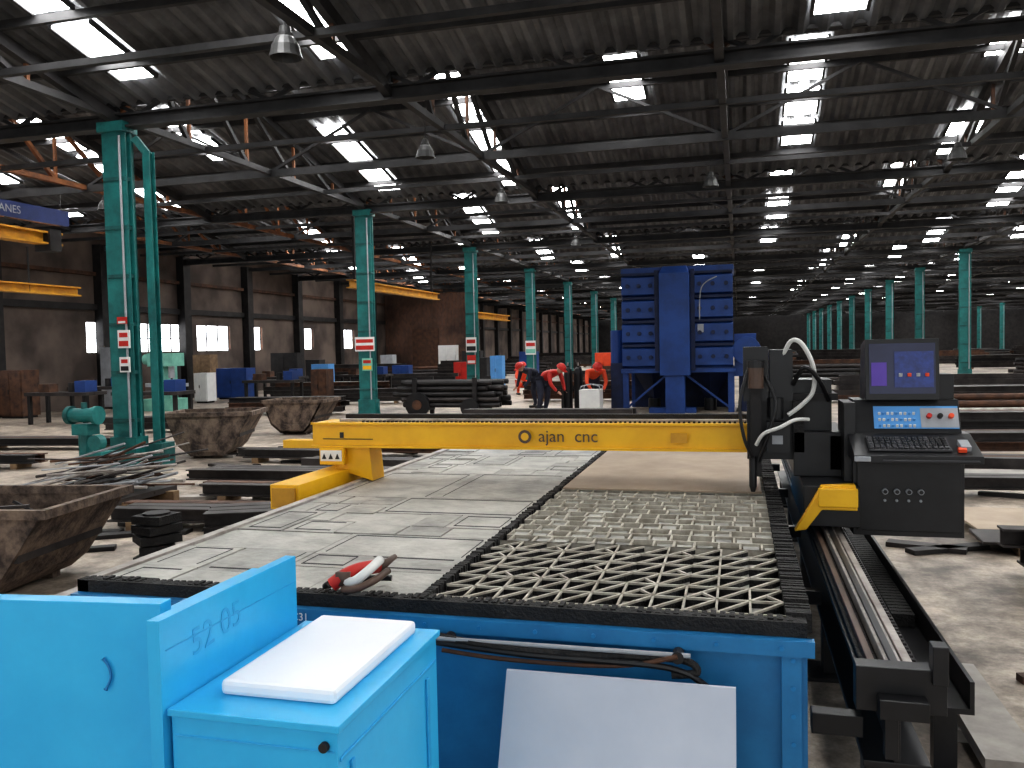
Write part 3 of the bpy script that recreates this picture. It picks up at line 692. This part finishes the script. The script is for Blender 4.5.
# ------------------------------------------------------------ dust collector
b=MB(); x0,x1,y0,y1=-2.76,-.12,20.6,22.6
b.box(x0+.05,x1-.05,y0+.1,y1,.95,3.4,'navy'); b.box(x0,x1,y0+.05,y1+.05,3.35,3.48,'navy'); b.box(x0-.02,x1+.02,y0,y1+.05,.95,1.05,'navy')
for i in range(4):
    z=1.08+i*.57
    for xa,xb in ((x0+.02,-1.9),(-1.05,x1-.02)):
        b.prism([(xa,y0+.1,z),(xa,y0-.04,z+.05),(xa,y0-.04,z+.45),(xa,y0+.1,z+.5)],(xb-xa,0,0),'navy')
        b.box(xa,xb,y0-.02,y0+.1,z+.5,z+.56,'navydk')
        for xx in (xa+.15,(xa+xb)/2,xb-.15): b.cyl((xx,y0-.05,z+.25),(xx,y0-.1,z+.25),.05,'navydk',10)
b.box(-1.82,-1.12,y0-.35,y0+.1,.9,3.3,'navy'); b.prism([(-1.82,y0-.35,3.3),(-1.12,y0-.35,3.3),(-1.2,y0-.1,3.48),(-1.74,y0-.1,3.48)],(0,.3,0),'navy')
for xx in (-1.9,-1.06): b.box(xx-.05,xx+.05,y0-.1,y0+.1,1,3.4,'navydk')
b.box(-1.7,-1.25,y0-.3,y0+.05,0,.95,'navy'); b.box(-2.1,-1.0,y0-.2,y0+.2,0,.12,'navy')
for xx in (x0+.08,x1-.08,-1.47):
    for yy in (y0+.15,y1-.1): b.box(xx-.07,xx+.07,yy-.07,yy+.07,0,.95,'navy')
b.box(x0+.1,x1-.1,y1-.2,y1-.1,0,.95,'navydk')
for xa in (x0+.2,-1.2):
    cx=xa+.5; b.revolve((cx,y0+.8,0),[(.5,.95),(.12,.3),(.12,.12)],'navydk',4); b.cyl((cx,y0+.8,0),(cx,y0+.8,.3),.15,'black')
b.beam((x0+.1,y0+.15,.1),(-1.7,y0+.15,.9),.05,.05,'navy'); b.beam((-1.25,y0+.15,.9),(x1-.1,y0+.15,.1),.05,.05,'navy')
b.box(x1,x1+.5,y0+.2,y1-.3,.85,1.85,'navy'); b.cyl((x1+.28,y0+.1,1.45),(x1+.28,y0+.3,1.45),.33,'navy',20); b.box(x1+.1,x1+.5,y0+.4,y1-.5,0,.85,'navydk')
b.box(-.95,-.81,y0-.08,y0-.04,1.9,2.1,'grey'); b.tube([(-.5,y0-.08,3.2),(-.85,y0-.1,2.95),(-.9,y0-.1,2.2)],.015,'grey')
b.cyl((x0-.16,y0+.4,1.2),(x0-.16,y0+.4,2),.16,'navy',14); b.box(x0-.3,x0+.1,y0+.2,y0+.6,.0,1.2,'navydk')
b.obj('dust_collector',bevel=.01)

# ------------------------------------------------------------ workers
def worker(loc,rz,pose,top,leg):
    root=bpy.data.objects.new(pose+'_worker',None); COL.objects.link(root); root.location=loc; root.rotation_euler=(0,0,rz)
    def skin(name,V,E,m):
        me=bpy.data.meshes.new(name); me.from_pydata([v[:3] for v in V],E,[]); o=bpy.data.objects.new(name,me); COL.objects.link(o); o.parent=root
        q=o.modifiers.new('s','SKIN'); q.use_smooth_shade=True; me.materials.append(M[m])
        for i,v in enumerate(V):
            sv=me.skin_vertices[0].data[i]; sv.radius=(v[3],v[3]); sv.use_root=(i==0)
        q=o.modifiers.new('ss','SUBSURF'); q.levels=2; q.render_levels=2
    if pose=='crouching':
        T=[(0,0,.38,.14),(0,-.08,.55,.14),(0,-.2,.76,.15),(0,-.26,.87,.055)]
        leg_=[(.11,-.02,.36,.1),(.17,-.38,.46,.075),(.16,-.22,.1,.05),(.17,-.3,.05,.04)]
        arm=[(.19,-.22,.79,.065),(.26,-.38,.6,.048),(.14,-.56,.5,.034)]; hd=Vector((0,-.3,.95)); up=Vector((0,-.02,.1)); foot=-.22
    else:
        T=[(0,0,.86,.14),(0,-.16,.97,.13),(0,-.36,1.04,.15),(0,-.47,1.06,.055)]
        leg_=[(.1,.0,.82,.1),(.13,-.05,.48,.075),(.13,.03,.12,.05),(.13,-.03,.05,.04)]
        arm=[(.2,-.38,1.02,.065),(.24,-.44,.76,.048),(.15,-.56,.58,.034)]; hd=Vector((0,-.53,1.08)); up=Vector((0,-.07,.07)); foot=.05
    V=list(T); E=[(0,1),(1,2),(2,3)]
    for s in (-1,1):
        i=len(V); V+=[(s*a[0],*a[1:]) for a in arm]; E+=[(2,i),(i,i+1),(i+1,i+2)]
    skin('jacket',V,E,top)
    V=[T[0][:3]+(.145,)]; E=[]
    for s in (-1,1):
        i=len(V); V+=[(s*a[0],*a[1:]) for a in leg_]; E+=[(0,i),(i,i+1),(i+1,i+2),(i+2,i+3)]
    skin('trousers',V,E,leg)
    f=Vector((0,-up.z,up.y)).normalized() if pose!='crouching' else Vector((0,-1,-.2)).normalized()
    pts=[hd-up*.9,hd,hd+up*.7,hd+up*1.1]
    skin('head',[(*pts[0],.05),(*pts[1],.082),(*pts[2],.09),(*pts[3],.07),(*(pts[1]+up*.2+f*.1),.016)],[(0,1),(1,2),(2,3),(1,4)],'skin')
    V=[];E=[]; wx,wy,wz=arm[2][:3]
    for s in (-1,1):
        p=len(V); V.append((s*wx,wy-.01,wz-.005,.03)); V.append((s*(wx-.01),wy-.05,wz-.03,.03)); E.append((p,p+1))
        for dx,l in ((-.03,.05),(-.01,.058),(.01,.052),(.028,.04)):
            i=len(V); X=s*(wx-.01)+dx; V+=[(X,wy-.08,wz-.045,.009),(X,wy-.08-l*.6,wz-.065,.008),(X,wy-.08-l*.8,wz-.09,.007)]; E+=[(p+1,i),(i,i+1),(i+1,i+2)]
        i=len(V); V+=[(s*(wx-.05),wy-.03,wz-.02,.01),(s*(wx-.065),wy-.07,wz-.04,.009)]; E+=[(p,i),(i,i+1)]
    skin('hands',V,E,'skin')
    h=MB(); h.revolve((0,0,0),[(.125,0),(.115,.03),(.1,.07),(.05,.105),(0,.115)],'red',14); h.box(-.07,.07,-.17,-.1,0,.012,'red')
    ho=h.obj('helmet',origin=(0,0,0)); ho.parent=root; ho.location=hd+up*.75; ho.rotation_euler=(0.15 if pose=='crouching' else .7,0,0)
    h=MB(); lx=leg_[3][0]
    for s in (-1,1): h.box(s*lx-.05,s*lx+.05,foot-.22,foot+.06,0,.07,'black')
    ho=h.obj('boots',origin=(0,0,0),bevel=.02); ho.parent=root
worker((-7.35,28.6,0),.5,'crouching','orange','orange')
worker((-3.5,20.65,0),.4,'bending','orange','denim')
worker((-5.25,22.2,0),-.7,'bending','denim','denim')
worker((-4.6,20.0,0),1.1,'bending','red','denim')

# ------------------------------------------------------------ light, camera
w=bpy.data.worlds.new('world'); S.world=w; w.use_nodes=True
bg=w.node_tree.nodes['Background']; bg.inputs[0].default_value=(0.95,0.98,1,1); bg.inputs[1].default_value=1.2
cam=bpy.data.cameras.new('camera'); co=bpy.data.objects.new('camera',cam); COL.objects.link(co); S.camera=co
F=850; cam.lens=F/1024*36; cam.sensor_width=36; cam.clip_end=400; cam.clip_start=.05
yaw=math.atan(228/F); pitch=math.radians(2.5); roll=math.radians(-1.2)
R=Matrix.Rotation(yaw,4,'Z')@Matrix.Rotation(math.pi/2-pitch,4,'X')@Matrix.Rotation(roll,4,'Z')
co.matrix_world=Matrix.Translation((0,0,1.65))@R
S.view_settings.view_transform='Standard'
try: S.view_settings.look='Medium High Contrast'
except Exception as e: print(e)
S.view_settings.exposure=0.15
